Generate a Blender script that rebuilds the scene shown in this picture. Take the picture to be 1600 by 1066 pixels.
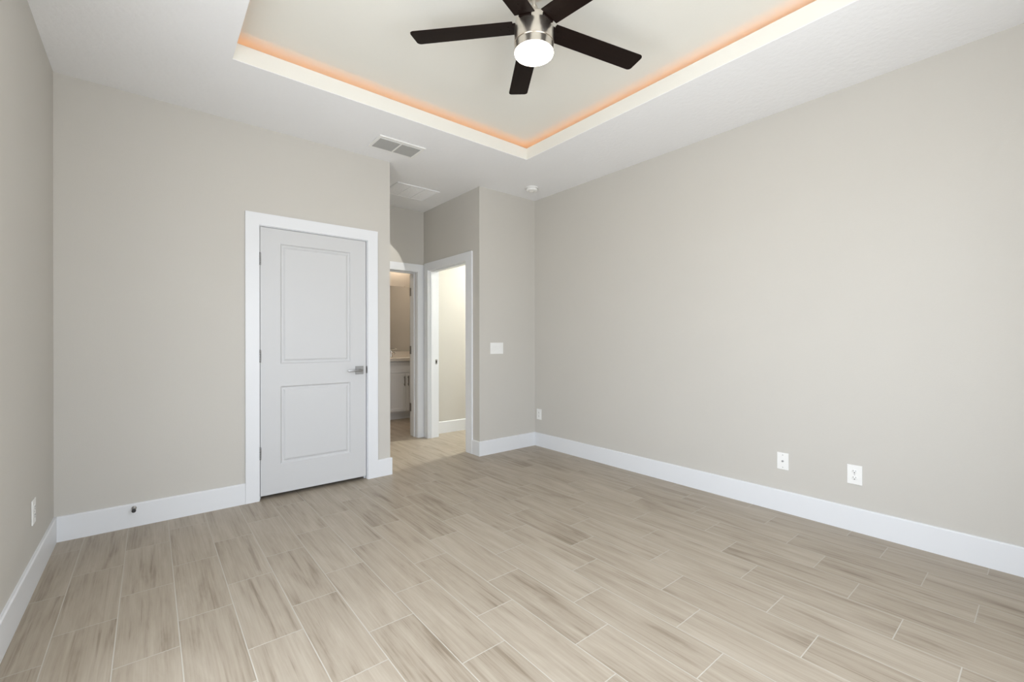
import bpy, bmesh, math
from mathutils import Vector, Matrix

for o in list(bpy.data.objects):
    bpy.data.objects.remove(o)
scene = bpy.context.scene
COL = scene.collection

# ------------------------------------------------------------------ camera
cam_d = bpy.data.cameras.new('camera')
cam_d.sensor_fit = 'HORIZONTAL'
cam_d.sensor_width = 36.0
cam_d.lens = 690.57 / 1600.0 * 36.0
cam_d.shift_y = -0.6 / 1600.0
cam_d.clip_start = 0.02
cam = bpy.data.objects.new('camera', cam_d)
COL.objects.link(cam)
cam.matrix_world = (Matrix.Translation((0, 0, 1.1731)) @ Matrix.Rotation(-0.6859, 4, 'Z')
                    @ Matrix.Rotation(math.pi / 2, 4, 'X') @ Matrix.Rotation(-0.0013, 4, 'Z'))
scene.camera = cam

# ------------------------------------------------------------------ light, exposure
SKY_STRENGTH = 7.5
FAN_STRENGTH = 30.0
LED_STRENGTH = 6.5
BATH_STRENGTH = 20.0
BATH_FILL_STRENGTH = 55.0  # unseen ceiling lamp added as bathroom fill
CORRIDOR_STRENGTH = 260.0
SPOT_WATTS = 30.0
scene.view_settings.view_transform = 'Standard'
scene.view_settings.look = 'None'
scene.view_settings.gamma = 1.0
scene.view_settings.use_curve_mapping = False
scene.view_settings.exposure = 0.0

world = bpy.data.worlds.new('daylight')
scene.world = world
world.use_nodes = True
wn = world.node_tree.nodes
wl = world.node_tree.links
bg = wn['Background']
tc = wn.new('ShaderNodeTexCoord')
sx = wn.new('ShaderNodeSeparateXYZ')
rp = wn.new('ShaderNodeValToRGB')
mr = wn.new('ShaderNodeMapRange')
wl.new(tc.outputs['Generated'], sx.inputs[0])
mr.inputs['From Min'].default_value = -1
mr.inputs['From Max'].default_value = 1
wl.new(sx.outputs['Z'], mr.inputs['Value'])
wl.new(mr.outputs[0], rp.inputs[0])
rp.color_ramp.elements[0].position = 0.47
rp.color_ramp.elements[0].color = (0.93, 0.95, 0.97, 1)
rp.color_ramp.elements[1].position = 0.53
rp.color_ramp.elements[1].color = (0.96, 1.03, 1.13, 1)
wl.new(rp.outputs[0], bg.inputs['Color'])
bg.inputs['Strength'].default_value = SKY_STRENGTH

# ------------------------------------------------------------------ room measures (metres)
XL, XR = -0.4367, 3.3483          # left and right wall
YD, YN = 3.684, -0.50             # door wall, wall behind the camera
H = 2.743
XE, XH, YF = 1.6303, 2.5886, 4.8653   # hall: left corner, right wall, end wall
YF2 = 5.037                        # bathroom face of the hall end wall
TX0, TX1, TY0, TY1 = 0.356, 2.530, 0.296, 2.888   # tray
BH, BT = 0.1472, 0.014
CT = 0.016                         # casing thickness
WIN = (0.00, 2.05, 0.50, 2.30)     # window opening x0 x1 z0 z1
WIN_ADDED = (0.30, 1.70, 0.08, 2.30)    # unseen opening added in the left wall for fill light: y0 y1 z0 z1

# ------------------------------------------------------------------ materials
def new_mat(name):
    m = bpy.data.materials.new(name)
    m.use_nodes = True
    n = m.node_tree.nodes
    return m, n, m.node_tree.links, n['Principled BSDF']

def paint(name, col, rough=0.6, bump=0.0, scale=60.0, detail=3.0, spec=0.3, var=0.02):
    m, n, l, b = new_mat(name)
    geo = n.new('ShaderNodeNewGeometry')
    nz = n.new('ShaderNodeTexNoise')
    nz.inputs['Scale'].default_value = 1.7
    nz.inputs['Detail'].default_value = 2
    l.new(geo.outputs['Position'], nz.inputs['Vector'])
    mx = n.new('ShaderNodeMix'); mx.data_type = 'RGBA'
    mx.inputs[6].default_value = (*[c * (1 - var) for c in col], 1)
    mx.inputs[7].default_value = (*[min(1, c * (1 + var)) for c in col], 1)
    l.new(nz.outputs['Fac'], mx.inputs[0])
    l.new(mx.outputs[2], b.inputs['Base Color'])
    b.inputs['Roughness'].default_value = rough
    b.inputs['Specular IOR Level'].default_value = spec
    if bump > 0:
        n2 = n.new('ShaderNodeTexNoise')
        n2.inputs['Scale'].default_value = scale
        n2.inputs['Detail'].default_value = detail
        l.new(geo.outputs['Position'], n2.inputs['Vector'])
        bp = n.new('ShaderNodeBump')
        bp.inputs['Strength'].default_value = bump
        bp.inputs['Distance'].default_value = 0.004
        l.new(n2.outputs['Fac'], bp.inputs['Height'])
        l.new(bp.outputs[0], b.inputs['Normal'])
    return m

def metal(name, col, rough=0.3):
    m, n, l, b = new_mat(name)
    geo = n.new('ShaderNodeNewGeometry')
    mp = n.new('ShaderNodeMapping')
    mp.inputs['Scale'].default_value = (400, 400, 8)
    nz = n.new('ShaderNodeTexNoise')
    nz.inputs['Scale'].default_value = 1.0
    l.new(geo.outputs['Position'], mp.inputs[0])
    l.new(mp.outputs[0], nz.inputs['Vector'])
    mr_ = n.new('ShaderNodeMapRange')
    mr_.inputs['To Min'].default_value = rough * 0.95
    mr_.inputs['To Max'].default_value = rough * 1.05
    l.new(nz.outputs['Fac'], mr_.inputs['Value'])
    l.new(mr_.outputs[0], b.inputs['Roughness'])
    b.inputs['Base Color'].default_value = (*col, 1)
    b.inputs['Metallic'].default_value = 1
    return m

def emitter(name, col, strength, rim=None):
    m, n, l, b = new_mat(name)
    n.remove(b)
    e = n.new('ShaderNodeEmission')
    e.inputs['Color'].default_value = (*col, 1)
    e.inputs['Strength'].default_value = strength
    l.new(e.outputs[0], n['Material Output'].inputs['Surface'])
    return m

def math_node(n, l, op, a, b=None):
    k = n.new('ShaderNodeMath'); k.operation = op
    for i, v in enumerate((a, b)):
        if v is None: continue
        if isinstance(v, (int, float)): k.inputs[i].default_value = v
        else: l.new(v, k.inputs[i])
    return k.outputs[0]

def floor_mat():
    m, n, l, b = new_mat('wood_look_tile')
    M = lambda op, a, c=None: math_node(n, l, op, a, c)
    geo = n.new('ShaderNodeNewGeometry')
    sp = n.new('ShaderNodeSeparateXYZ')
    l.new(geo.outputs['Position'], sp.inputs[0])
    X, Y = sp.outputs['X'], sp.outputs['Y']
    W, L, G = 0.1965, 0.576, 0.0018
    u = M('DIVIDE', M('ADD', X, 0.304), W)
    col = M('FLOOR', u)
    fx = M('FRACT', u)
    tri = M('FLOORED_MODULO', col, 3.0)
    off = M('ADD', M('MULTIPLY', tri, 0.192), 0.205)
    v = M('DIVIDE', M('SUBTRACT', Y, off), L)
    row = M('FLOOR', v)
    fy = M('FRACT', v)
    dx = M('MULTIPLY', M('MINIMUM', fx, M('SUBTRACT', 1.0, fx)), W)
    dy = M('MULTIPLY', M('MINIMUM', fy, M('SUBTRACT', 1.0, fy)), L)
    d = M('MINIMUM', dx, dy)
    gm = n.new('ShaderNodeMapRange')
    gm.inputs['From Min'].default_value = G * 0.7
    gm.inputs['From Max'].default_value = G * 1.4
    gm.inputs['To Min'].default_value = 1
    gm.inputs['To Max'].default_value = 0
    l.new(d, gm.inputs['Value'])
    cv = n.new('ShaderNodeCombineXYZ')
    l.new(col, cv.inputs[0]); l.new(row, cv.inputs[1])
    wnz = n.new('ShaderNodeTexWhiteNoise'); wnz.noise_dimensions = '3D'
    l.new(cv.outputs[0], wnz.inputs['Vector'])
    rs = n.new('ShaderNodeSeparateColor')
    l.new(wnz.outputs['Color'], rs.inputs[0])
    # grain coordinates, shifted for every tile
    gx = M('ADD', X, M('MULTIPLY', rs.outputs[0], 17.0))
    gy = M('ADD', Y, M('MULTIPLY', rs.outputs[1], 23.0))
    def grain(sxx, syy, detail, rough, dist):
        c = n.new('ShaderNodeCombineXYZ')
        l.new(M('MULTIPLY', gx, sxx), c.inputs[0])
        l.new(M('MULTIPLY', gy, syy), c.inputs[1])
        z = n.new('ShaderNodeTexNoise')
        z.inputs['Scale'].default_value = 1
        z.inputs['Detail'].default_value = detail
        z.inputs['Roughness'].default_value = rough
        z.inputs['Distortion'].default_value = dist
        l.new(c.outputs[0], z.inputs['Vector'])
        return z.outputs['Fac']
    g1 = grain(17, 1.7, 5, 0.60, 0.7)
    g2 = grain(95, 2.2, 5, 0.68, 0.4)
    g3 = grain(6, 1.5, 3, 0.55, 1.0)
    g4 = grain(42, 1.1, 3, 0.5, 1.3)
    r1 = n.new('ShaderNodeValToRGB')
    e = r1.color_ramp.elements
    e[0].position = 0.36; e[0].color = (0.232, 0.187, 0.136, 1)
    e[1].position = 0.63; e[1].color = (0.438, 0.382, 0.308, 1)
    k = e.new(0.47); k.color = (0.355, 0.301, 0.234, 1)
    mixg = M('ADD', M('ADD', M('MULTIPLY', g1, 0.46), M('MULTIPLY', g2, 0.32)), M('MULTIPLY', g3, 0.24))
    mixg = M('ADD', mixg, M('MULTIPLY', M('SUBTRACT', rs.outputs[2], 0.5), 0.05))
    # thin darker veins
    vein = n.new('ShaderNodeMapRange')
    vein.inputs['From Min'].default_value = 0.30
    vein.inputs['From Max'].default_value = 0.42
    vein.inputs['To Min'].default_value = -0.075
    vein.inputs['To Max'].default_value = 0.0
    l.new(g4, vein.inputs['Value'])
    mixg = M('ADD', mixg, vein.outputs[0])
    l.new(mixg, r1.inputs[0])
    gr = n.new('ShaderNodeMix'); gr.data_type = 'RGBA'
    l.new(gm.outputs[0], gr.inputs[0])
    l.new(r1.outputs[0], gr.inputs[6])
    gr.inputs[7].default_value = (0.49, 0.46, 0.40, 1)
    l.new(gr.outputs[2], b.inputs['Base Color'])
    rr = n.new('ShaderNodeMapRange')
    rr.inputs['To Min'].default_value = 0.42
    rr.inputs['To Max'].default_value = 0.8
    l.new(gm.outputs[0], rr.inputs['Value'])
    l.new(rr.outputs[0], b.inputs['Roughness'])
    b.inputs['Specular IOR Level'].default_value = 0.4
    hb = M('SUBTRACT', M('MULTIPLY', g2, 0.15), gm.outputs[0])
    bp = n.new('ShaderNodeBump')
    bp.inputs['Strength'].default_value = 0.25
    bp.inputs['Distance'].default_value = 0.0015
    l.new(hb, bp.inputs['Height'])
    l.new(bp.outputs[0], b.inputs['Normal'])
    return m

def wood_dark():
    m, n, l, b = new_mat('espresso_wood')
    tcn = n.new('ShaderNodeTexCoord')
    mp = n.new('ShaderNodeMapping')
    mp.inputs['Scale'].default_value = (3, 60, 60)
    nz = n.new('ShaderNodeTexNoise'); nz.inputs['Scale'].default_value = 1
    nz.inputs['Detail'].default_value = 5
    l.new(tcn.outputs['Object'], mp.inputs[0]); l.new(mp.outputs[0], nz.inputs['Vector'])
    r = n.new('ShaderNodeValToRGB')
    r.color_ramp.elements[0].color = (0.005, 0.0026, 0.0020, 1)
    r.color_ramp.elements[1].color = (0.014, 0.0072, 0.0052, 1)
    l.new(nz.outputs['Fac'], r.inputs[0])
    l.new(r.outputs[0], b.inputs['Base Color'])
    b.inputs['Roughness'].default_value = 0.45
    b.inputs['Specular IOR Level'].default_value = 0.10
    return m

def pane_mat():
    m, n, l, b = new_mat('window_glass')
    n.remove(b)
    t = n.new('ShaderNodeBsdfTransparent')
    g = n.new('ShaderNodeBsdfGlossy'); g.inputs['Roughness'].default_value = 0.02
    mx = n.new('ShaderNodeMixShader'); mx.inputs[0].default_value = 0.06
    l.new(t.outputs[0], mx.inputs[1]); l.new(g.outputs[0], mx.inputs[2])
    l.new(mx.outputs[0], n['Material Output'].inputs['Surface'])
    return m

WALL = paint('greige_wall_paint', (0.578, 0.557, 0.514), 0.62, 0.12, 260, 2, 0.25)
CEIL = paint('white_ceiling_paint', (0.89, 0.895, 0.905), 0.8, 0.60, 34, 3, 0.15)
TRAY = paint('white_tray_lamplight_tint', (0.80, 0.79, 0.735), 0.75, 0.15, 75, 4, 0.15)  # cream tint puts the fan's warm light into the white paint
TRIM = paint('white_trim_paint', (0.765, 0.78, 0.80), 0.38, 0, spec=0.4, var=0.006)
DOORP = paint('white_door_paint', (0.60, 0.605, 0.61), 0.42, 0, spec=0.4, var=0.006)
PLASTIC = paint('white_plastic', (0.86, 0.86, 0.84), 0.35, 0, spec=0.4, var=0.004)
CABINET = paint('white_cabinet_paint', (0.74, 0.74, 0.74), 0.4, 0, var=0.006)
COUNTER = paint('cream_countertop', (0.80, 0.76, 0.70), 0.25, 0, var=0.03)
DARK = paint('dark_slot', (0.03, 0.03, 0.03), 0.7, 0)
VENTGREY = paint('vent_blade_grey', (0.42, 0.42, 0.41), 0.6, 0)
VENTDARK = paint('vent_backing_grey', (0.16, 0.16, 0.16), 0.7, 0)
RUBBER = paint('grey_rubber', (0.05, 0.05, 0.05), 0.6, 0)
NICKEL = metal('brushed_nickel', (0.72, 0.68, 0.62), 0.28)
STEEL = metal('satin_steel', (0.42, 0.42, 0.42), 0.35)
HANDLE = metal('satin_handle_metal', (0.33, 0.33, 0.325), 0.38)
HINGE = metal('dark_steel_hinge', (0.27, 0.27, 0.27), 0.4)
CHROME = metal('chrome', (0.75, 0.74, 0.72), 0.12)
MIRROR = metal('mirror_silver', (0.88, 0.88, 0.87), 0.01)
BRONZE = metal('dark_pull_metal', (0.16, 0.14, 0.13), 0.35)
WOOD = wood_dark()
FLOOR = floor_mat()
PANE = pane_mat()
GLOBE = emitter('lit_opal_glass', (1.0, 0.86, 0.68), FAN_STRENGTH)
LED = emitter('orange_led', (1.0, 0.40, 0.12), LED_STRENGTH)
BULB = emitter('warm_bulb_glass', (1.0, 0.78, 0.58), BATH_STRENGTH)
DISC = emitter('ceiling_lamp_diffuser', (0.98, 1.0, 0.935), CORRIDOR_STRENGTH)

# ------------------------------------------------------------------ mesh helpers
def add_box(bm, x0, x1, y0, y1, z0, z1, bev=0.0, seg=2):
    t = bmesh.new()
    vs = [t.verts.new((x, y, z)) for z in (z0, z1) for y in (y0, y1) for x in (x0, x1)]
    for f in ((0, 2, 3, 1), (4, 5, 7, 6), (0, 1, 5, 4), (2, 6, 7, 3), (0, 4, 6, 2), (1, 3, 7, 5)):
        t.faces.new([vs[i] for i in f])
    if bev > 0:
        bmesh.ops.bevel(t, geom=list(t.edges), offset=bev, segments=seg, profile=0.5, affect='EDGES')
    merge(bm, t)

def merge(bm, t, mat=None):
    if mat is not None:
        bmesh.ops.transform(t, matrix=mat, verts=t.verts)
    me = bpy.data.meshes.new('tmp')
    t.to_mesh(me); t.free()
    bm.from_mesh(me)
    bpy.data.meshes.remove(me)

def add_lathe(bm, prof, loc, seg=48, axis='Z'):
    """prof: list of (r, h); revolved about an axis through loc."""
    t = bmesh.new()
    rings = []
    for r, h in prof:
        if r < 1e-6:
            rings.append([t.verts.new((0, 0, h))])
        else:
            rings.append([t.verts.new((r * math.cos(2 * math.pi * i / seg), r * math.sin(2 * math.pi * i / seg), h)) for i in range(seg)])
    for a, b in zip(rings, rings[1:]):
        for i in range(seg):
            j = (i + 1) % seg
            if len(a) == 1 and len(b) == 1: continue
            if len(a) == 1: t.faces.new((a[0], b[i], b[j]))
            elif len(b) == 1: t.faces.new((a[i], a[j], b[0]))
            else: t.faces.new((a[i], a[j], b[j], b[i]))
    bmesh.ops.recalc_face_normals(t, faces=t.faces)
    R = Matrix.Identity(4)
    if axis == '-Y': R = Matrix.Rotation(math.pi / 2, 4, 'X')
    if axis == '-X': R = Matrix.Rotation(-math.pi / 2, 4, 'Y')
    if axis == 'X': R = Matrix.Rotation(math.pi / 2, 4, 'Y')
    merge(bm, t, Matrix.Translation(loc) @ R)

def add_tube(bm, pts, r, seg=12):
    """round bar along a polyline with capped ends."""
    t = bmesh.new()
    rings = []
    pts = [Vector(p) for p in pts]
    for i, p in enumerate(pts):
        d = (pts[min(i + 1, len(pts) - 1)] - pts[max(i - 1, 0)]).normalized()
        a = d.orthogonal().normalized() if i == 0 else (prev - d * prev.dot(d)).normalized()
        prev = a
        b = d.cross(a)
        rings.append([t.verts.new(p + r * (a * math.cos(2 * math.pi * k / seg) + b * math.sin(2 * math.pi * k / seg))) for k in range(seg)])
    for A, B in zip(rings, rings[1:]):
        for k in range(seg):
            t.faces.new((A[k], A[(k + 1) % seg], B[(k + 1) % seg], B[k]))
    t.faces.new(rings[0][::-1]); t.faces.new(rings[-1])
    bmesh.ops.recalc_face_normals(t, faces=t.faces)
    merge(bm, t)

def world_loc(o):
    v = Vector((0, 0, 0))
    while o is not None:
        v += o.location
        o = o.parent
    return v

def obj(name, bm, mat, parent=None, origin=None, smooth=None):
    """link bm (built in room coordinates) as one mesh object."""
    if parent is not None:
        origin = origin or world_loc(parent)
    origin = Vector(origin or (0, 0, 0))
    bmesh.ops.translate(bm, verts=bm.verts, vec=-origin)
    me = bpy.data.meshes.new(name)
    bm.to_mesh(me); bm.free()
    me.materials.append(mat)
    if smooth is not None:
        for p in me.polygons: p.use_smooth = True
        me.set_sharp_from_angle(angle=math.radians(smooth))
    o = bpy.data.objects.new(name, me)
    COL.objects.link(o)
    if parent is not None:
        o.parent = parent
        o.location = origin - world_loc(parent)
    else:
        o.location = origin
    return o

def tag(o, label=None, cat=None, group=None, kind=None):
    if label: o['label'] = label
    if cat: o['category'] = cat
    if group: o['group'] = group
    if kind: o['kind'] = kind
    return o

def thing(name, loc, label, cat, group=None):
    o = bpy.data.objects.new(name, None)
    o.empty_display_size = 0.05
    COL.objects.link(o)
    o.location = loc
    return tag(o, label, cat, group)

def struct(name, boxes, mat, label, cat, bev=0.0):
    bm = bmesh.new()
    for b in boxes:
        add_box(bm, *b, bev=bev)
    lo = Vector([min(v.co[i] for v in bm.verts) for i in range(3)])
    hi = Vector([max(v.co[i] for v in bm.verts) for i in range(3)])
    o = obj(name, bm, mat, origin=((lo.x + hi.x) / 2, (lo.y + hi.y) / 2, lo.z))
    return tag(o, label, cat, kind='structure')

# ------------------------------------------------------------------ shell
struct('floor', [(-0.56, 4.72, -0.62, 6.81, -0.10, 0.0)], FLOOR,
       'floor of pale wood-look plank tiles laid in a stepped bond', 'floor')
p0, p1, q0, q1 = WIN_ADDED
struct('wall_left', [(XL - 0.12, XL, YN - 0.12, p0, 0, H), (XL - 0.12, XL, p1, 4.50, 0, H),
                     (XL - 0.12, XL, p0, p1, 0, q0), (XL - 0.12, XL, p0, p1, q1, H)], WALL, 'greige wall at the left edge of the photo', 'wall')
struct('wall_right', [(XR, XR + 0.12, YN - 0.12, YD + 0.12, 0, H)], WALL, 'long greige wall on the right with two outlets low on it', 'wall')
x0, x1, z0, z1 = WIN
struct('wall_near', [(XL, x0, YN - 0.12, YN, 0, H), (x1, XR, YN - 0.12, YN, 0, H),
                     (x0, x1, YN - 0.12, YN, 0, z0), (x0, x1, YN - 0.12, YN, z1, H)], WALL,
       'greige wall behind the camera with a wide window', 'wall')
D0, D1, DT = 0.605, 1.437, 2.035      # closet rough opening
struct('wall_far', [(XL, D0, YD, YD + 0.12, 0, H), (D1, XE, YD, YD + 0.12, 0, H), (D0, D1, YD, YD + 0.12, DT, H)],
       WALL, 'greige wall holding the closed white door', 'wall')
struct('wall_hall_left', [(XE - 0.12, XE, YD + 0.12, YF, 0, H)], WALL, 'left side wall of the little hall', 'wall')
struct('wall_closet', [(XL, XE - 0.12, 4.40, 4.50, 0, H)], WALL, 'rear wall inside the closet', 'wall')
E0, E1, ET = 3.905, 4.753, 2.030      # entry rough opening in the hall's right wall
struct('wall_hall_right', [(XH, XH + 0.12, YD, E0, 0, H), (XH, XH + 0.12, E1, YF, 0, H), (XH, XH + 0.12, E0, E1, ET, H)],
       WALL, 'right side wall of the little hall around the open entry doorway', 'wall')
struct('wall_entry', [(XH + 0.12, XR, YD, YD + 0.12, 0, H)], WALL, 'narrow greige wall with the light switch', 'wall')
B0, B1, BTOP = 1.675, 2.515, 2.020    # bathroom rough opening
struct('wall_hall_end', [(1.20, B0, YF, YF2, 0, H), (B1, XH + 0.12, YF, YF2, 0, H), (B0, B1, YF, YF2, BTOP, H)],
       WALL, 'end wall of the little hall above the bathroom doorway', 'wall')
struct('wall_corridor_far', [(XH + 0.12, 4.72, 4.905, YF2, 0, H)], WALL, 'bright wall seen through the right-hand doorway', 'wall')
struct('wall_corridor_near', [(XR + 0.12, 4.72, YD, YD + 0.12, 0, H)], WALL, 'near wall of the corridor beyond the doorway', 'wall')
struct('wall_corridor_end', [(4.60, 4.72, YD + 0.12, 4.905, 0, H)], WALL, 'end wall of the corridor beyond the doorway', 'wall')
struct('wall_bathroom_back', [(1.20, 3.57, 6.69, 6.81, 0, H)], WALL, 'bathroom wall behind the mirror', 'wall')
struct('wall_bathroom_right', [(3.45, 3.57, YF2, 6.69, 0, H)], WALL, 'right wall of the bathroom', 'wall')
struct('wall_bathroom_left', [(1.20, 1.32, YF2, 6.69, 0, H)], WALL, 'left wall of the bathroom', 'wall')

struct('ceiling', [(-0.56, TX0, -0.62, 6.81, H, H + 0.003), (TX1, 4.72, -0.62, 6.81, H, H + 0.003),
                   (TX0, TX1, -0.62, TY0, H, H + 0.003), (TX0, TX1, TY1, 6.81, H, H + 0.003)], CEIL,
       'white textured ceiling around the raised tray', 'ceiling')
LIP, GAP, REC, LT = 0.098, 0.055, 0.16, 0.018
zt = H + LIP + GAP
a0, a1, b0, b1 = TX0 - REC, TX1 + REC, TY0 - REC, TY1 + REC
struct('ceiling_tray', [
    (TX0 - LT, TX0, TY0 - LT, TY1 + LT, H + 0.003, H + LIP), (TX1, TX1 + LT, TY0 - LT, TY1 + LT, H + 0.003, H + LIP),
    (TX0, TX1, TY0 - LT, TY0, H + 0.003, H + LIP), (TX0, TX1, TY1, TY1 + LT, H + 0.003, H + LIP),
    (a0, TX0 - LT, b0, b1, H + 0.003, H + 0.02), (TX1 + LT, a1, b0, b1, H + 0.003, H + 0.02),
    (TX0 - LT, TX1 + LT, b0, TY0 - LT, H + 0.003, H + 0.02), (TX0 - LT, TX1 + LT, TY1 + LT, b1, H + 0.003, H + 0.02),
    (a0 - 0.02, a0, b0 - 0.02, b1 + 0.02, H + 0.003, zt), (a1, a1 + 0.02, b0 - 0.02, b1 + 0.02, H + 0.003, zt),
    (a0, a1, b0 - 0.02, b0, H + 0.003, zt), (a0, a1, b1, b1 + 0.02, H + 0.003, zt),
    (a0 - 0.02, a1 + 0.02, b0 - 0.02, b1 + 0.02, zt, zt + 0.03)], TRAY,
    'raised tray of the ceiling with warm lamplight tinted into its colour and a lip hiding the orange glow', 'ceiling')

# baseboards: profile with a small eased top, swept along straight runs
def base_run(bm, p0, p1, nrm, z0=0.0):
    """board on the wall line p0-p1, sticking out along nrm."""
    p0, p1, nrm = Vector((*p0, 0)), Vector((*p1, 0)), Vector((*nrm, 0))
    prof = [(0, 0), (BT, 0), (BT, BH - 0.006), (BT - 0.002, BH - 0.002), (BT - 0.005, BH), (0, BH)]
    t = bmesh.new()
    A = [t.verts.new(p0 + nrm * a + Vector((0, 0, z0 + b))) for a, b in prof]
    B = [t.verts.new(p1 + nrm * a + Vector((0, 0, z0 + b))) for a, b in prof]
    for i in range(len(prof)):
        j = (i + 1) % len(prof)
        t.faces.new((A[i], A[j], B[j], B[i]))
    t.faces.new(A[::-1]); t.faces.new(B)
    bmesh.ops.recalc_face_normals(t, faces=t.faces)
    merge(bm, t)

def baseboard(name, runs, label):
    bm = bmesh.new()
    for r in runs: base_run(bm, *r)
    c = Vector((*runs[0][0], 0))
    return tag(obj(name, bm, TRIM, origin=c), label, 'baseboard', kind='structure')

C0, C1 = 0.528, 1.5148    # closet casing outer edges
baseboard('baseboard_left', [((XL, YN), (XL, YD), (1, 0))], 'white baseboard along the left wall')
baseboard('baseboard_right', [((XR, YN), (XR, YD), (-1, 0))], 'white baseboard along the long right wall')
baseboard('baseboard_far', [((XL + BT, YD), (C0, YD), (0, -1))], 'white baseboard left of the closed door with the door stop')
baseboard('baseboard_corner', [((C1, YD), (XE + BT, YD), (0, -1)), ((XE, YD), (XE, YF), (1, 0))],
          'short white baseboard right of the closed door, wrapping into the hall')
baseboard('baseboard_entry', [((XH - BT, YD), (XR - BT, YD), (0, -1)), ((XH, YD), (XH, 3.805), (-1, 0))],
          'white baseboard under the light switch')
baseboard('baseboard_corridor', [((XH + 0.14, 4.905), (4.60, 4.905), (0, -1))], 'white baseboard beyond the right-hand doorway')
baseboard('baseboard_near', [((XL + BT, YN), (XR - BT, YN), (0, 1))], 'white baseboard behind the camera')

# ------------------------------------------------------------------ door frames (jamb, stop, casing)
CW = 0.088
def frame_y(name, o0, o1, top, ywall0, ywall1, stop, label, sides=(1, 1)):
    """frame in a wall that runs along x; o0,o1 clear opening; faces ywall0 (front) and ywall1."""
    bm = bmesh.new()
    j = 0.018
    y0, y1 = ywall0 - 0.001, ywall1 + 0.001
    add_box(bm, o0 - j, o0, y0, y1, 0, top + j, 0.001, 1)
    add_box(bm, o1, o1 + j, y0, y1, 0, top + j, 0.001, 1)
    add_box(bm, o0, o1, y0, y1, top, top + j, 0.001, 1)
    s0, s1 = stop
    add_box(bm, o0, o0 + 0.011, s0, s1, 0, top, 0.002, 1)
    add_box(bm, o1 - 0.011, o1, s0, s1, 0, top, 0.002, 1)
    add_box(bm, o0 + 0.011, o1 - 0.011, s0, s1, top - 0.011, top, 0.002, 1)
    rv = 0.005
    for k, (ya, yb) in enumerate(((ywall0 - CT, ywall0), (ywall1, ywall1 + CT))):
        if not sides[k]: continue
        add_box(bm, o0 - rv - CW, o0 - rv, ya, yb, 0, top + rv)
        add_box(bm, o1 + rv, o1 + rv + CW, ya, yb, 0, top + rv)
        add_box(bm, o0 - rv - CW, o1 + rv + CW, ya, yb, top + rv, top + rv + CW)
    return tag(obj(name, bm, TRIM, origin=((o0 + o1) / 2, ywall0, 0)), label, 'door frame', kind='structure')

tr1 = frame_y('trim_1', 0.622, 1.4215, 2.018, YD, YD + 0.12, (YD + 0.038, YD + 0.075), 'white frame around the closed door')
tr2 = frame_y('trim_2', 1.693, 2.497, 2.002, YF, YF2, (4.925, 4.962), 'white frame of the bathroom doorway at the end of the hall')

def frame_x():
    bm = bmesh.new()
    j = 0.018
    xa, xb, top = XH - 0.001, XH + 0.121, 2.012
    o0, o1 = 3.922, 4.735
    add_box(bm, xa, xb, o0 - j, o0, 0, top + j, 0.001, 1)
    add_box(bm, xa, xb, o1, o1 + j, 0, top + j, 0.001, 1)
    add_box(bm, xa, xb, o0, o1, top, top + j, 0.001, 1)
    s0, s1 = XH + 0.040, XH + 0.066
    s0, s1 = 2.610, 2.642
    add_box(bm, s0, s1, o0, o0 + 0.011, 0, top, 0.002, 1)
    add_box(bm, s0, s1, o1 - 0.011, o1, 0, top, 0.002, 1)
    add_box(bm, s0, s1, o0 + 0.011, o1 - 0.011, top - 0.011, top, 0.002, 1)
    rv = 0.005
    for k, (a, b) in enumerate(((XH - CT, XH), (XH + 0.12, XH + 0.12 + CT))):
        add_box(bm, a, b, o0 - rv - 0.112, o0 - rv, 0, top + rv)
        add_box(bm, a, b, o1 + rv, o1 + rv + CW, 0, top + rv)
        add_box(bm, a, b, o0 - rv - 0.112, o1 + rv + CW, top + rv, top + rv + CW)
    return tag(obj('trim_3', bm, TRIM, origin=(XH, (o0 + o1) / 2, 0)), 'white frame of the bright doorway in the hall right wall', 'door frame', kind='structure')
tr3 = frame_x()
bm = bmesh.new()
add_box(bm, 2.674, 2.702, 4.7335, 4.7352, 0.888, 0.946, 0.0005, 1)
sp_ = tag(obj('strike_plate', bm, STEEL, tr3), 'steel strike plate')
bm = bmesh.new()
add_box(bm, 2.681, 2.695, 4.7325, 4.7336, 0.904, 0.930)
obj('latch_hole', bm, DARK, sp_)
bm = bmesh.new()
add_box(bm, 1.4195, 1.4220, YD - 0.010, YD + 0.030, 0.900, 0.958, 0.0005, 1)
tag(obj('strike_plate', bm, STEEL, tr1), 'dark steel strike lip at the latch side')

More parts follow.
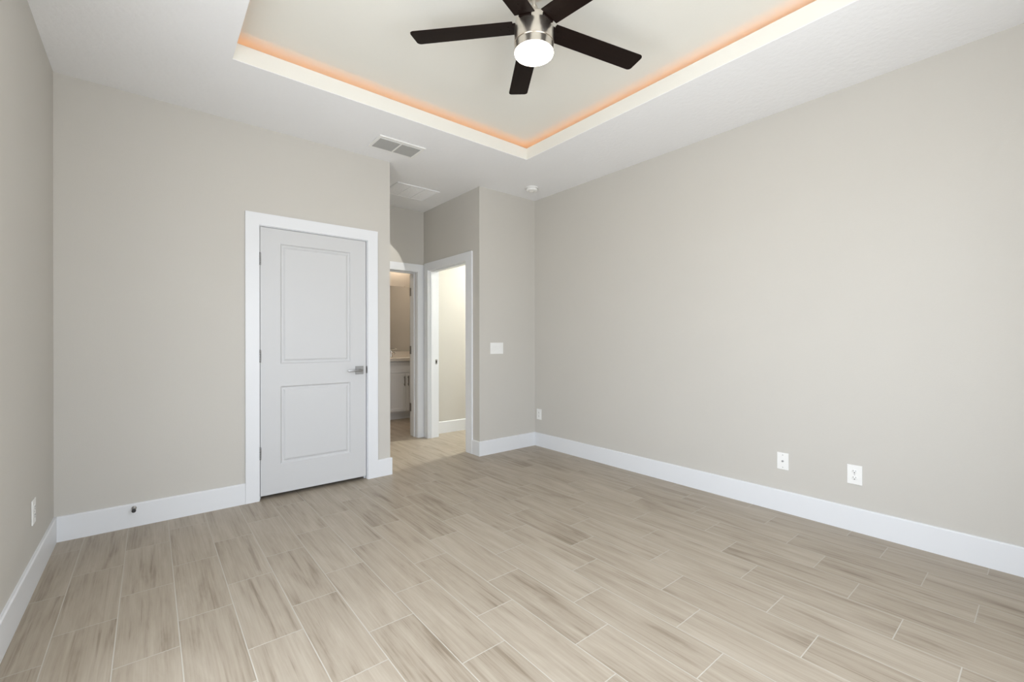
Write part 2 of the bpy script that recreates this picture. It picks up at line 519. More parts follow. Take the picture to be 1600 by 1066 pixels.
# ------------------------------------------------------------------ panel door leaf
def leaf_mesh(x0, x1, yf, th, z0, z1, panels, both=False):
    """leaf whose moulded face looks to -y; panels = list of (outer rect, inner rect) as x0,x1,z0,z1."""
    t = bmesh.new()
    xs = [x0, panels[0][0][0], panels[0][0][1], x1]
    zs = [z0] + sum([[p[0][2], p[0][3]] for p in panels], []) + [z1]
    grid = [[t.verts.new((x, yf, z)) for x in xs] for z in zs]
    holes = [(1 + 2 * i, 1) for i in range(len(panels))]
    for r in range(len(zs) - 1):
        for c in range(3):
            if (r, c) in holes: continue
            t.faces.new((grid[r][c], grid[r][c + 1], grid[r + 1][c + 1], grid[r + 1][c]))
    for (r, c), (o, i) in zip(holes, panels):
        loop = [grid[r][c], grid[r][c + 1], grid[r + 1][c + 1], grid[r + 1][c]]
        steps = []
        for f, dpt in ((0.06, 0.0020), (0.22, 0.0095), (0.36, 0.0115), (0.62, 0.0112), (0.82, 0.0062), (1.0, 0.0040)):
            rx0 = o[0] + (i[0] - o[0]) * f; rx1 = o[1] + (i[1] - o[1]) * f
            rz0 = o[2] + (i[2] - o[2]) * f; rz1 = o[3] + (i[3] - o[3]) * f
            nl = [t.verts.new((rx0, yf + dpt, rz0)), t.verts.new((rx1, yf + dpt, rz0)),
                  t.verts.new((rx1, yf + dpt, rz1)), t.verts.new((rx0, yf + dpt, rz1))]
            for k in range(4):
                t.faces.new((loop[k], loop[(k + 1) % 4], nl[(k + 1) % 4], nl[k]))
            loop = nl
        t.faces.new(loop)
    # sides and back
    bk = {}
    def back(v):
        if v not in bk: bk[v] = t.verts.new((v.co.x, yf + th, v.co.z))
        return bk[v]
    rim = grid[0] + [row[-1] for row in grid[1:]] + grid[-1][-2::-1] + [row[0] for row in grid[-2:0:-1]]
    for a, b in zip(rim, rim[1:] + rim[:1]):
        t.faces.new((a, back(a), back(b), b))
    t.faces.new([back(v) for v in rim])
    bmesh.ops.recalc_face_normals(t, faces=t.faces)
    return t

PAN = [((0.760, 1.285, 0.243, 0.831), (0.796, 1.250, 0.279, 0.795)),
       ((0.760, 1.285, 1.000, 1.906), (0.796, 1.250, 1.036, 1.871))]
DYF = YD + 0.001
d1 = tag(obj('door_1', leaf_mesh(0.6255, 1.4145, DYF, 0.035, 0.028, 2.0145, PAN), DOORP, origin=(0.6255, DYF, 0)),
         'closed white two-panel door with a lever handle', 'door', kind='structure')
for hz in (1.777, 1.060, 0.344):
    bm = bmesh.new()
    for k in range(5):
        add_lathe(bm, [(0, 0), (0.0055, 0), (0.0062, 0.001), (0.0062, 0.0165), (0.0055, 0.0175), (0, 0.0175)],
                  (0.6235, DYF - 0.0055, hz - 0.045 + k * 0.018), 16)
    add_lathe(bm, [(0, 0), (0.0045, 0), (0.003, 0.004), (0, 0.005)], (0.6235, DYF - 0.0055, hz + 0.045), 12)
    add_box(bm, 0.6225, 0.6245, DYF - 0.003, DYF + 0.020, hz - 0.044, hz + 0.044)
    tag(obj('hinge', bm, HINGE, d1, smooth=40), 'grey steel hinge')
# lever handle: square rose, neck, lever bar
bm = bmesh.new()
hx, hz = 1.358, 0.927
add_box(bm, hx - 0.034, hx + 0.034, DYF - 0.008, DYF, hz - 0.034, hz + 0.034, 0.0015)
hd = tag(obj('door_handle', bm, HANDLE, d1, origin=(hx, DYF, hz)), 'satin steel square rose with a slim lever')
bm = bmesh.new()
add_lathe(bm, [(0.011, 0), (0.011, 0.040), (0.009, 0.048), (0, 0.048)], (hx, DYF - 0.008, hz), 24, '-Y')
add_box(bm, hx - 0.112, hx + 0.011, DYF - 0.062, DYF - 0.050, hz - 0.008, hz + 0.008, 0.003)
obj('lever', bm, HANDLE, hd, smooth=35)

# bathroom door folded back flat against the bathroom side of the wall
d2x0 = 2.517
bm = bmesh.new()
add_box(bm, d2x0, d2x0 + 0.80, YF2 + 0.021, YF2 + 0.058, 0.02, 1.998, 0.001, 1)
d2 = tag(obj('door_2', bm, DOORP, origin=(d2x0, YF2 + 0.03, 0)), 'white bathroom door folded back so only its hinge edge shows', 'door', kind='structure')
for hz in (1.778, 1.058, 0.350):
    bm = bmesh.new()
    for k in range(5):
        add_lathe(bm, [(0, 0), (0.0062, 0), (0.0062, 0.0170), (0, 0.0170)], (2.507, YF2 + 0.026, hz - 0.05 + k * 0.02), 14)
    add_box(bm, 2.4955, 2.4972, YF2 - 0.020, YF2 + 0.024, hz - 0.05, hz + 0.05)
    add_box(bm, 2.5150, 2.5172, YF2 + 0.022, YF2 + 0.055, hz - 0.05, hz + 0.05)
    tag(obj('hinge', bm, HINGE, d2, smooth=40), 'grey steel hinge')

# ------------------------------------------------------------------ window behind the camera
def window(name, u0, u1, z0, z1, place, label):
    """frame and panes built along x with the room on +y, then moved onto the wall by place."""
    root = None
    def part(nm, boxes, mat, par, bev=0.0):
        bm = bmesh.new()
        for b in boxes: add_box(bm, *b, bev=bev)
        bmesh.ops.transform(bm, matrix=place, verts=bm.verts)
        return obj(nm, bm, mat, par)
    um = (u0 + u1) / 2
    fy0, fy1 = -0.09, -0.03
    w = part(name, [(u0, u0 + 0.05, fy0, fy1, z0, z1), (u1 - 0.05, u1, fy0, fy1, z0, z1),
                    (u0 + 0.05, u1 - 0.05, fy0, fy1, z0, z0 + 0.05), (u0 + 0.05, u1 - 0.05, fy0, fy1, z1 - 0.05, z1),
                    (um - 0.025, um + 0.025, fy0, fy1, z0 + 0.05, z1 - 0.05)], TRIM, None, 0.003)
    tag(w, label, 'window', kind='structure')
    for xa, xb in ((u0 + 0.05, um - 0.025), (um + 0.025, u1 - 0.05)):
        part('pane', [(xa, xb, -0.064, -0.058, z0 + 0.05, z1 - 0.05)], PANE, w)
    pl = bpy.data.lights.new(name + '_portal', 'AREA')
    pl.shape = 'RECTANGLE'; pl.size = u1 - u0; pl.size_y = z1 - z0
    pl.cycles.is_portal = True
    po = bpy.data.objects.new(name + '_portal', pl)
    COL.objects.link(po)
    po.matrix_world = place @ Matrix.Translation((um, -0.125, (z0 + z1) / 2)) @ Matrix.Rotation(math.pi / 2, 4, 'X')

window('window_1', *WIN, Matrix.Translation((0, YN, 0)), 'wide white framed window behind the camera')
# room on +x: local x runs along -y
window('window_added', -WIN_ADDED[1], -WIN_ADDED[0], WIN_ADDED[2], WIN_ADDED[3],  # unseen window added to bring in more daylight
       Matrix.Translation((XL, 0, 0)) @ Matrix.Rotation(-math.pi / 2, 4, 'Z'), 'unseen white framed window added in the left wall beside the camera for fill light')

# ------------------------------------------------------------------ ceiling fan
FC = Vector((1.4434, 1.592, 0))
fan = thing('ceiling_fan', (FC.x, FC.y, zt), 'brushed nickel ceiling fan with five dark blades and a lit globe under the tray', 'ceiling fan')
bm = bmesh.new()
add_lathe(bm, [(0.0, zt), (0.068, zt), (0.068, zt - 0.012), (0.060, zt - 0.035), (0.030, zt - 0.045), (0.012, zt - 0.047), (0, zt - 0.047)], FC)
obj('canopy', bm, NICKEL, fan, smooth=30)
bm = bmesh.new()
add_lathe(bm, [(0.0095, zt - 0.046), (0.0095, 2.772)], FC, 24)
add_lathe(bm, [(0.0095, 2.800), (0.016, 2.796), (0.020, 2.785), (0.021, 2.760), (0.030, 2.745), (0.034, 2.730), (0, 2.730)], FC, 32)
obj('downrod', bm, NICKEL, fan, smooth=35)
bm = bmesh.new()
add_lathe(bm, [(0, 2.732), (0.050, 2.732), (0.080, 2.728), (0.092, 2.716), (0.0945, 2.700), (0.0950, 2.650), (0.0965, 2.615), (0.0955, 2.612), (0, 2.612)], FC, 64)
obj('motor_housing', bm, NICKEL, fan, smooth=35)
bm = bmesh.new()
add_lathe(bm, [(0.0915, 2.6122), (0.0915, 2.609), (0.0940, 2.608), (0.0940, 2.573), (0.0925, 2.571), (0.086, 2.571)], FC, 64)
obj('light_ring', bm, NICKEL, fan, smooth=35)
bm = bmesh.new()
add_lathe(bm, [(0.0920, 2.573), (0.0938, 2.570), (0.0940, 2.567), (0.0922, 2.562), (0.0870, 2.5585), (0.076, 2.5565), (0.055, 2.555), (0.030, 2.5545), (0, 2.5545)], FC, 64)
tag(obj('light_globe', bm, GLOBE, fan, smooth=50), 'glowing opal glass globe')

ZB, RB, A0, PITCH, HW = 2.700, 0.624, -0.2598, -0.1158, (0.0539, 0.0576)
TILT = (-0.0181, 0.0435)
def blade_mesh():
    """one blade along +x, thickness up, rounded tip corners."""
    t = bmesh.new()
    r0, r1, th = 0.098, RB, 0.006
    def w(r): return HW[0] + (HW[1] - HW[0]) * (r - 0.12) / 0.5
    out = [(r0, -w(r0))]
    cr = 0.016
    for k in range(7):
        a = -math.pi / 2 + k * math.pi / 12
        out.append((r1 - cr + cr * math.cos(a), -w(r1) + cr + cr * math.sin(a)))
    for k in range(7):
        a = k * math.pi / 12
        out.append((r1 - cr + cr * math.cos(a), w(r1) - cr + cr * math.sin(a)))
    out.append((r0, w(r0)))
    lo = [t.verts.new((x, y, -th / 2)) for x, y in out]
    hi = [t.verts.new((x, y, th / 2)) for x, y in out]
    t.faces.new(lo[::-1]); t.faces.new(hi)
    for i in range(len(out)):
        j = (i + 1) % len(out)
        t.faces.new((lo[i], lo[j], hi[j], hi[i]))
    rim = [e for e in t.edges if abs(e.verts[0].co.z - e.verts[1].co.z) < 1e-6]
    bmesh.ops.bevel(t, geom=rim, offset=0.0015, segments=2, affect='EDGES')
    return t

blade0 = None
for k in range(5):
    a = A0 + k * 2 * math.pi / 5
    M = (Matrix.Rotation(a, 4, 'Z') @ Matrix.Rotation(PITCH, 4, 'X'))
    # the blade circle leans a little
    S = Matrix.Identity(4); S[2][0] = TILT[0]; S[2][1] = TILT[1]
    lean = Matrix.Rotation(TILT[1], 4, 'X') @ Matrix.Rotation(-TILT[0], 4, 'Y')
    M = Matrix.Translation((0, 0, ZB - zt)) @ lean @ M
    if blade0 is None:
        blade0 = obj('blade', blade_mesh(), WOOD)
        bm = bmesh.new()
        add_box(bm, 0.075, 0.185, -0.026, 0.026, 0.0032, 0.0075, 0.0015)
        add_box(bm, 0.070, 0.100, -0.032, 0.032, -0.010, 0.0075, 0.003)
        for sx_, sy_ in ((0.125, -0.016), (0.125, 0.016), (0.165, 0.0)):
            add_lathe(bm, [(0, -0.0050), (0.004, -0.0045), (0.0045, -0.0028), (0, -0.0028)], (sx_, sy_, 0), 10)
        br0 = obj('blade_bracket', bm, WOOD, blade0)
        bl = blade0
    else:
        bl = blade0.copy(); COL.objects.link(bl)
        br = br0.copy(); COL.objects.link(br); br.parent = bl
    bl.parent = fan
    bl.matrix_local = M

# orange LED strip lying in the cove behind the tray lip
bm = bmesh.new()
q0, q1, zl = 0.085, 0.097, H + 0.0205
for b in ((TX0 - q1, TX0 - q0, TY0 - q1, TY1 + q1), (TX1 + q0, TX1 + q1, TY0 - q1, TY1 + q1),
          (TX0 - q0, TX1 + q0, TY0 - q1, TY0 - q0), (TX0 - q0, TX1 + q0, TY1 + q0, TY1 + q1)):
    add_box(bm, *b, zl, zl + 0.004)
tag(obj('led_strip', bm, LED, origin=((TX0 + TX1) / 2, (TY0 + TY1) / 2, zl)),
    'orange LED strip glowing in the cove behind the tray lip', 'strip light')

# ------------------------------------------------------------------ ceiling fittings
def vent():
    vx0, vx1, vy0, vy1 = 1.352, 1.740, 3.229, 3.470
    root = thing('ceiling_vent', ((vx0 + vx1) / 2, (vy0 + vy1) / 2, H), 'small white air vent with two grey louvred halves on the bedroom ceiling', 'air vent')
    bm = bmesh.new()
    zf = H - 0.010
    fw = 0.028
    add_box(bm, vx0, vx1, vy0, vy0 + fw, zf, H - 0.0005, 0.003)
    add_box(bm, vx0, vx1, vy1 - fw * 0.6, vy1, zf, H - 0.0005, 0.003)
    add_box(bm, vx0, vx0 + fw * 0.8, vy0 + fw, vy1 - fw * 0.6, zf, H - 0.0005, 0.003)
    add_box(bm, vx1 - fw * 0.8, vx1, vy0 + fw, vy1 - fw * 0.6, zf, H - 0.0005, 0.003)
    cx_ = (vx0 + vx1) / 2
    add_box(bm, cx_ - 0.006, cx_ + 0.006, vy0 + fw, vy1 - fw * 0.6, zf - 0.001, H - 0.002, 0.001, 1)
    obj('vent_frame', bm, PLASTIC, root)
    bm = bmesh.new()
    add_box(bm, vx0 + 0.02, vx1 - 0.02, vy0 + fw - 0.005, vy1 - fw * 0.6 + 0.005, H - 0.0022, H - 0.0006)
    obj('vent_backing', bm, VENTDARK, root)
    for s0, s1 in ((vx0 + fw * 0.8, cx_ - 0.006), (cx_ + 0.006, vx1 - fw * 0.8)):
        bm = bmesh.new()
        n = 9
        ya, yb = vy0 + fw + 0.012, vy1 - fw * 0.6
        for i in range(n):
            y = ya + (yb - ya) * (i + 0.5) / n
            t = bmesh.new()
            add_box(t, s0, s1, -0.0095, 0.0095, -0.0005, 0.0005)
            merge(bm, t, Matrix.Translation((0, y, H - 0.0060)) @ Matrix.Rotation(math.radians(-14), 4, 'X'))
        tag(obj('louvre_panel', bm, VENTGREY, root), 'grey louvres')
    bm = bmesh.new()
    add_box(bm, vx0 + fw * 0.8, vx1 - fw * 0.8, vy0 + fw + 0.010, vy0 + fw + 0.015, zf, H - 0.002)
    obj('divider_bar', bm, PLASTIC, root)
vent()

def return_grille():
    vx0, vx1, vy0, vy1 = 1.890, 2.365, 4.085, 4.470
    root = thing('return_grille', ((vx0 + vx1) / 2, (vy0 + vy1) / 2, H), 'flat white return air grille in the hall ceiling', 'air vent')
    bm = bmesh.new()
    zf = H - 0.008
    fw = 0.022
    for b in ((vx0, vx1, vy0, vy0 + fw), (vx0, vx1, vy1 - fw, vy1), (vx0, vx0 + fw, vy0 + fw, vy1 - fw), (vx1 - fw, vx1, vy0 + fw, vy1 - fw),
              (2.045, 2.057, vy0 + fw, vy1 - fw), (2.200, 2.212, vy0 + fw, vy1 - fw)):
        add_box(bm, *b, zf, H - 0.0005, 0.002)
    obj('grille_frame', bm, CEIL, root)
    bm = bmesh.new()
    n = 22
    for i in range(n):
        y = vy0 + fw + (vy1 - vy0 - 2 * fw) * (i + 0.5) / n
        t = bmesh.new()
        add_box(t, vx0 + fw, vx1 - fw, -0.0085, 0.0085, -0.0004, 0.0004)
        merge(bm, t, Matrix.Translation((0, y, H - 0.0042)) @ Matrix.Rotation(math.radians(-9), 4, 'X'))
    obj('louvre_panel', bm, CEIL, root)
    bm = bmesh.new()
    add_box(bm, vx0 + 0.01, vx1 - 0.01, vy0 + 0.01, vy1 - 0.01, H - 0.0016, H - 0.0006)
    obj('grille_backing', bm, CEIL, root)
return_grille()

sd = thing('smoke_detector', (3.035, 3.385, H), 'round white smoke detector on the ceiling near the right corner', 'smoke detector')
bm = bmesh.new()
add_lathe(bm, [(0, H - 0.0005), (0.066, H - 0.0005), (0.066, H - 0.010), (0.063, H - 0.012)], (3.035, 3.385, 0), 48)
obj('mounting_base', bm, PLASTIC, sd, smooth=35)
bm = bmesh.new()
add_lathe(bm, [(0.058, H - 0.0105), (0.060, H - 0.016), (0.056, H - 0.029), (0.047, H - 0.035), (0.020, H - 0.037), (0.018, H - 0.0345), (0, H - 0.0345)], (3.035, 3.385, 0), 48)
obj('sensor_cover', bm, PLASTIC, sd, smooth=35)

# ------------------------------------------------------------------ wall plates
def wall_frame(loc, nrm):
    """local x to the right along the wall seen from the room, local z up, local -y out of the wall."""
    n = Vector(nrm).normalized()
    y = -n
    z = Vector((0, 0, 1))
    x = y.cross(z)
    return Matrix((( x.x, y.x, z.x, loc[0]), (x.y, y.y, z.y, loc[1]), (x.z, y.z, z.z, loc[2]), (0, 0, 0, 1)))

def local_obj(name, bm, mat, root, smooth=None):
    me = bpy.data.meshes.new(name)
    bm.to_mesh(me); bm.free()
    me.materials.append(mat)
    if smooth:
        for p in me.polygons: p.use_smooth = True
        me.set_sharp_from_angle(angle=math.radians(smooth))
    o = bpy.data.objects.new(name, me)
    COL.objects.link(o)
    o.parent = root
    return o

def plate_thing(name, loc, nrm, label, cat, w, h, group=None):
    r = thing(name, (0, 0, 0), label, cat, group)
    r.matrix_world = wall_frame(loc, nrm)
    bm = bmesh.new()
    add_box(bm, -w / 2, w / 2, -0.0055, -0.0003, -h / 2, h / 2, 0.0022)
    p = local_obj('cover_plate', bm, PLASTIC, r)
    return r, p

def screw(p, x, z, y=-0.0055):
    bm = bmesh.new()
    add_lathe(bm, [(0, 0.0012), (0.002, 0.001), (0.0032, 0), (0, -0.0002)], (x, y, z), 12, '-Y')
    local_obj('screw', bm, VENTGREY, p, 40)

def duplex(loc, nrm, label, w=0.076, h=0.118):
    r, p = plate_thing('wall_outlet', loc, nrm, label, 'outlet', w, h, 'white power outlets on the walls')
    for s in (1, -1):
        bm = bmesh.new()
        zc = s * 0.0195
        t = bmesh.new()
        add_lathe(t, [(0, 0.0018), (0.0150, 0.0018), (0.0165, 0.0008), (0.0165, 0)], (0, 0, 0), 32, '-Y')
        bmesh.ops.scale(t, vec=(1.0, 1.0, 0.82), verts=t.verts)
        merge(bm, t, Matrix.Translation((0, -0.0054, zc)))
        f = local_obj('socket_face', bm, PLASTIC, r, 40)
        bm = bmesh.new()
        add_box(bm, -0.0075, -0.0052, -0.0078, -0.0070, zc + 0.000, zc + 0.0085)
        add_box(bm, 0.0052, 0.0075, -0.0078, -0.0070, zc + 0.001, zc + 0.0080)
        add_lathe(bm, [(0, 0.0008), (0.0030, 0.0008), (0.0030, 0)], (0, -0.0070, zc - 0.0070), 14, '-Y')
        local_obj('socket_slots', bm, DARK, f)
    screw(r, 0, 0)
    return r

duplex((XR, 0.768, 0.347), (-1, 0, 0), 'white duplex power outlet nearest the camera on the right wall')
duplex((XR, 3.612, 0.354), (-1, 0, 0), 'white outlet on the right wall beside the far corner', 0.076, 0.116)
duplex((XL, 3.095, 0.356), (1, 0, 0), 'white outlet seen edge-on on the left wall')
r, p = plate_thing('cable_outlet', (XR, 1.166, 0.347), (-1, 0, 0), 'white cable jack plate with one centre socket on the right wall', 'outlet', 0.071, 0.115)
bm = bmesh.new()
add_lathe(bm, [(0, 0.010), (0.0035, 0.010), (0.0048, 0.009), (0.0048, 0.003), (0.0070, 0.003), (0.0070, 0)], (0, -0.0054, 0), 6, '-Y')
tag(local_obj('coaxial_socket', bm, STEEL, r), 'small metal coaxial socket')
screw(r, 0, 0.042); screw(r, 0, -0.042)
r, p = plate_thing('light_switch', (2.8075, YD, 1.093), (0, -1, 0), 'white three-gang light switch on the narrow wall beside the doorway', 'light switch', 0.168, 0.118)
for k in (-1, 0, 1):
    bm = bmesh.new()
    t = bmesh.new()
    add_box(t, -0.0165, 0.0165, -0.003, 0.003, -0.033, 0.033, 0.001)
    merge(bm, t, Matrix.Translation((k * 0.046, -0.0062, 0)) @ Matrix.Rotation(math.radians(2.5), 4, 'X'))
    local_obj('rocker', bm, PLASTIC, r)

# door stop screwed into the far baseboard
dsx, dsz = -0.080, 0.120
ds = thing('door_stop', (dsx, YD - BT, dsz), 'small metal door stop with a dark tip on the far baseboard', 'door stop')
bm = bmesh.new()
add_lathe(bm, [(0.013, 0), (0.013, 0.003), (0.010, 0.006), (0.0055, 0.008), (0.0055, 0.056), (0, 0.056)], (dsx, YD - BT, dsz), 24, '-Y')
obj('rod', bm, STEEL, ds, smooth=35)
bm = bmesh.new()
add_lathe(bm, [(0.0065, 0.053), (0.0105, 0.054), (0.0110, 0.066), (0.0095, 0.070), (0, 0.071)], (dsx, YD - BT, dsz), 24, '-Y')
tag(obj('rubber_tip', bm, RUBBER, ds, smooth=35), 'dark rubber tip')

# ------------------------------------------------------------------ bathroom
VX0, VX1, VYF, VYB = 2.505, 3.415, 6.145, 6.688
van = thing('vanity_cabinet', ((VX0 + VX1) / 2, VYF, 0), 'white bathroom vanity with dark bar pulls seen through the end doorway', 'vanity')
bm = bmesh.new()
add_box(bm, VX0, VX1, VYF, VYB, 0.105, 0.868)
add_box(bm, VX0, VX1, VYF + 0.065, VYB, 0.0, 0.105)
obj('cabinet_body', bm, CABINET, van)
xm = (VX0 + VX1) / 2
def shaker(x0, x1, z0, z1, y):
    bm = bmesh.new()
    s = 0.045
    add_box(bm, x0, x0 + s, y - 0.019, y, z0, z1, 0.001, 1)
    add_box(bm, x1 - s, x1, y - 0.019, y, z0, z1, 0.001, 1)
    add_box(bm, x0 + s, x1 - s, y - 0.019, y, z0, z0 + s, 0.001, 1)
    add_box(bm, x0 + s, x1 - s, y - 0.019, y, z1 - s, z1, 0.001, 1)
    add_box(bm, x0 + s, x1 - s, y - 0.010, y, z0 + s, z1 - s)
    return bm
def pull(x, z, parent):
    bm = bmesh.new()
    yb = VYF - 0.020
    add_tube(bm, [(x, yb - 0.028, z - 0.075), (x, yb - 0.028, z + 0.075)], 0.0055, 12)
    for s in (-0.05, 0.05):
        add_tube(bm, [(x, yb, z + s), (x, yb - 0.028, z + s)], 0.0045, 10)
    tag(obj('bar_pull', bm, BRONZE, parent, smooth=40), 'dark bar pull')
for xa, xb, hxx in ((VX0 + 0.004, xm - 0.002, xm - 0.030), (xm + 0.002, VX1 - 0.004, xm + 0.030)):
    dd = obj('cabinet_door', shaker(xa, xb, 0.126, 0.694, VYF - 0.001), CABINET, van)
    pull(hxx, 0.575, dd)
bm = shaker(VX0 + 0.004, VX1 - 0.004, 0.700, 0.858, VYF - 0.001)
obj('drawer_front', bm, CABINET, van)
# countertop with an oval basin let into it
def counter():
    bm = bmesh.new()
    t = bmesh.new()
    x0, x1, y0, y1, zt_, zb_ = VX0 - 0.008, VX1 + 0.008, VYF - 0.035, VYB, 0.912, 0.869
    seg = 48
    cx_, cy_, ra, rb = xm, (y0 + y1) / 2 - 0.03, 0.205, 0.150
    outer = []
    for i in range(seg):
        a = 2 * math.pi * i / seg
        c, s = math.cos(a), math.sin(a)
        k = min((x1 - cx_) / abs(c) if abs(c) > 1e-6 else 9, ((y1 - cy_) if s > 0 else (cy_ - y0)) / abs(s) if abs(s) > 1e-6 else 9)
        outer.append((cx_ + k * c, cy_ + k * s))
    # pull the nearest samples onto the corners
    for qx, qy in ((x0, y0), (x1, y0), (x1, y1), (x0, y1)):
        i = min(range(seg), key=lambda j: (outer[j][0] - qx) ** 2 + (outer[j][1] - qy) ** 2)
        outer[i] = (qx, qy)
    def ring(f, z): return [t.verts.new((cx_ + ra * f * math.cos(2 * math.pi * i / seg), cy_ + rb * f * math.sin(2 * math.pi * i / seg), z)) for i in range(seg)]
    O = [t.verts.new((x, y, zt_)) for x, y in outer]
    Ob = [t.verts.new((x, y, zb_)) for x, y in outer]
    rings = [O, ring(1.0, zt_), ring(0.97, zt_ - 0.006), ring(0.90, zt_ - 0.05), ring(0.75, zt_ - 0.10), ring(0.45, zt_ - 0.13), ring(0.10, zt_ - 0.138)]
    for A, B in zip(rings, rings[1:]):
        for i in range(seg):
            j = (i + 1) % seg
            t.faces.new((A[i], A[j], B[j], B[i]))
    t.faces.new(rings[-1])
    for i in range(seg):
        j = (i + 1) % seg
        t.faces.new((Ob[i], Ob[j], O[j], O[i]))
    bmesh.ops.recalc_face_normals(t, faces=t.faces)
    merge(bm, t)
    return bm
ct_ = obj('countertop', counter(), COUNTER, van)
tag(ct_, 'cream countertop with a basin')
bm = bmesh.new()
add_box(bm, VX0 - 0.008, VX1 + 0.008, VYB - 0.020, VYB, 0.9125, 1.000, 0.002)
obj('backsplash', bm, COUNTER, van)

fx_, fy_ = xm - 0.02, VYB - 0.085
fa = thing('faucet', (fx_, fy_, 0.912), 'chrome faucet on the vanity countertop below the mirror', 'faucet')
bm = bmesh.new()
add_lathe(bm, [(0, 0.9122), (0.026, 0.9122), (0.026, 0.918), (0.018, 0.922), (0.017, 1.010), (0.016, 1.018), (0, 1.020)], (fx_, fy_, 0), 28)
obj('faucet_body', bm, CHROME, fa, smooth=35)
bm = bmesh.new()
add_tube(bm, [(fx_, fy_ - 0.010, 0.985), (fx_, fy_ - 0.050, 0.998), (fx_, fy_ - 0.085, 0.998), (fx_, fy_ - 0.112, 0.988), (fx_, fy_ - 0.122, 0.966)], 0.0105, 14)
obj('spout', bm, CHROME, fa, smooth=40)
bm = bmesh.new()
add_tube(bm, [(fx_, fy_, 1.016), (fx_, fy_, 1.030)], 0.012, 14)
add_tube(bm, [(fx_, fy_, 1.026), (fx_ + 0.035, fy_ - 0.02, 1.036), (fx_ + 0.070, fy_ - 0.035, 1.048)], 0.0055, 10)
obj('lever_handle', bm, CHROME, fa, smooth=40)

mi = thing('bathroom_mirror', (xm, 6.689, 1.0), 'frameless wall mirror above the bathroom vanity', 'mirror')
bm = bmesh.new()
add_box(bm, xm - 0.44, xm + 0.44, 6.684, 6.689, 1.004, 2.052, 0.0015)
obj('mirror_glass', bm, MIRROR, mi)
for sx_ in (-0.25, 0.25):
    bm = bmesh.new()
    add_box(bm, xm + sx_ - 0.010, xm + sx_ + 0.010, 6.681, 6.6895, 2.046, 2.060, 0.001)
    obj('mirror_clip', bm, CHROME, mi)

vl = thing('vanity_light', (xm, 6.69, 2.40), 'warm vanity light bar above the bathroom mirror', 'lamp')
bm = bmesh.new()
add_box(bm, xm - 0.28, xm + 0.28, 6.665, 6.6895, 2.37, 2.43, 0.004)
obj('back_plate', bm, NICKEL, vl)
for sx_ in (-0.2, 0.0, 0.2):
    bm = bmesh.new()
    add_tube(bm, [(xm + sx_, 6.665, 2.40), (xm + sx_, 6.60, 2.40)], 0.010, 12)
    ar = obj('lamp_arm', bm, NICKEL, vl, smooth=40)
    bm = bmesh.new()
    add_lathe(bm, [(0, 2.375), (0.030, 2.376), (0.048, 2.40), (0.052, 2.43), (0.045, 2.465), (0.025, 2.48), (0, 2.483)], (xm + sx_, 6.585, 0), 28)
    obj('lamp_shade', bm, BULB, ar, smooth=50)

bl_ = thing('bathroom_fill_lamp', (2.20, 5.85, H), 'unseen round ceiling lamp added inside the bathroom as fill light', 'lamp')  # added out of view to brighten the bathroom and its mirror image
bm = bmesh.new()
add_lathe(bm, [(0, H - 0.0005), (0.13, H - 0.0005), (0.13, H - 0.025), (0.120, H - 0.030)], (2.20, 5.85, 0), 40)
obj('lamp_base', bm, NICKEL, bl_, smooth=35)
bm = bmesh.new()
add_lathe(bm, [(0.120, H - 0.028), (0.115, H - 0.045), (0.085, H - 0.060), (0.04, H - 0.067), (0, H - 0.068)], (2.20, 5.85, 0), 40)
obj('diffuser', bm, emitter('bathroom_fill_diffuser', (1.0, 0.84, 0.68), BATH_FILL_STRENGTH), bl_, smooth=50)

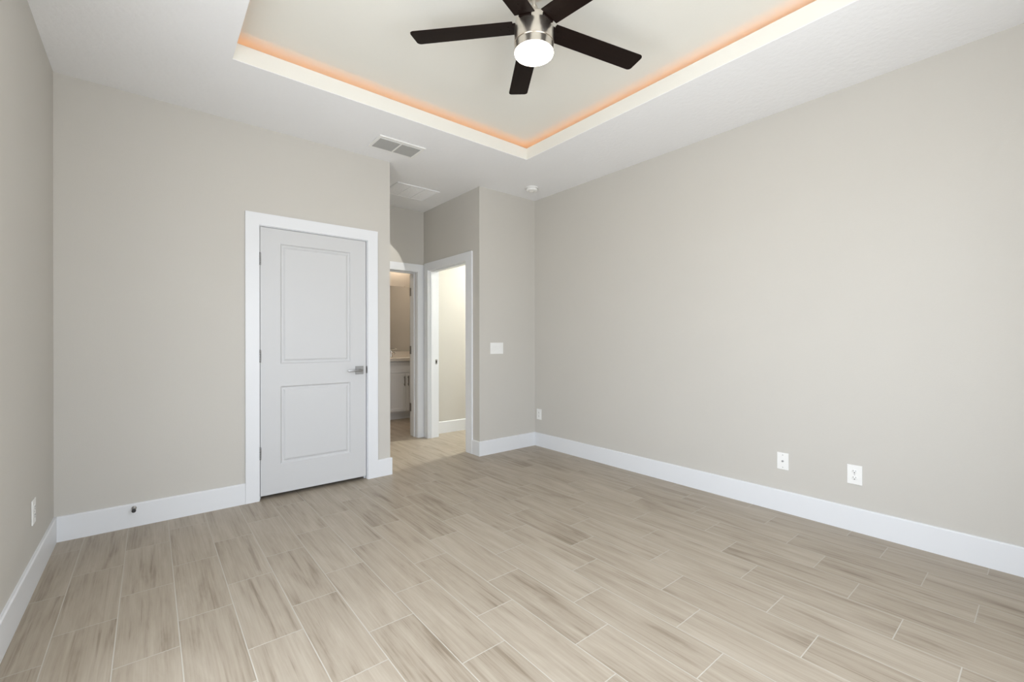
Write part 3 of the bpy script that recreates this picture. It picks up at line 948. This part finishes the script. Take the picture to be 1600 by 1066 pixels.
# ------------------------------------------------------------------ added hall spot and corridor lamp
SX, SY = 1.735, 4.10
dl = thing('added_spot', (SX, SY, H), 'unseen tilting spot added in the hall ceiling to throw a round light patch', 'lamp')  # added out of view, aimed to make the round patch on the end wall
bm = bmesh.new()
add_lathe(bm, [(0.040, H - 0.001), (0.062, H - 0.001), (0.062, H - 0.005), (0.056, H - 0.007), (0.043, H - 0.004), (0.040, H - 0.001)], (SX, SY, 0), 36)
obj('trim_ring', bm, PLASTIC, dl, smooth=35)
aim = (Vector((2.055, YF, 2.07)) - Vector((SX, SY, H - 0.05))).normalized()
q = Vector((0, 0, -1)).rotation_difference(aim)
bm = bmesh.new()
add_lathe(bm, [(0, 0.034), (0.022, 0.030), (0.034, 0.016), (0.036, 0.0), (0.033, -0.012), (0.030, -0.012), (0.026, 0.010), (0, 0.014)], (0, 0, 0), 36)
bmesh.ops.transform(bm, matrix=Matrix.Translation((SX, SY, H - 0.038)) @ q.to_matrix().to_4x4(), verts=bm.verts)
obj('lamp_head', bm, PLASTIC, dl, smooth=35)
ld = bpy.data.lights.new('added_spot_light', 'SPOT')
ld.energy = SPOT_WATTS
ld.color = (1.0, 0.97, 0.90)
ld.spot_size = math.radians(27)
ld.spot_blend = 0.15
ld.shadow_soft_size = 0.006
lo_ = bpy.data.objects.new('added_spot_light', ld)
COL.objects.link(lo_)
lo_.parent = dl
lo_.matrix_local = Matrix.Translation(Vector((0, 0, -0.038)) + aim * 0.012) @ q.to_matrix().to_4x4()

cl = thing('corridor_lamp', (4.10, 4.25, H), 'round flush ceiling lamp in the corridor beyond the doorway', 'lamp')
bm = bmesh.new()
add_lathe(bm, [(0, H - 0.0005), (0.16, H - 0.0005), (0.16, H - 0.025), (0.150, H - 0.030)], (4.10, 4.25, 0), 40)
obj('lamp_base', bm, NICKEL, cl, smooth=35)
bm = bmesh.new()
add_lathe(bm, [(0.150, H - 0.028), (0.145, H - 0.045), (0.110, H - 0.062), (0.05, H - 0.070), (0, H - 0.071)], (4.10, 4.25, 0), 40)
obj('diffuser', bm, DISC, cl, smooth=50)
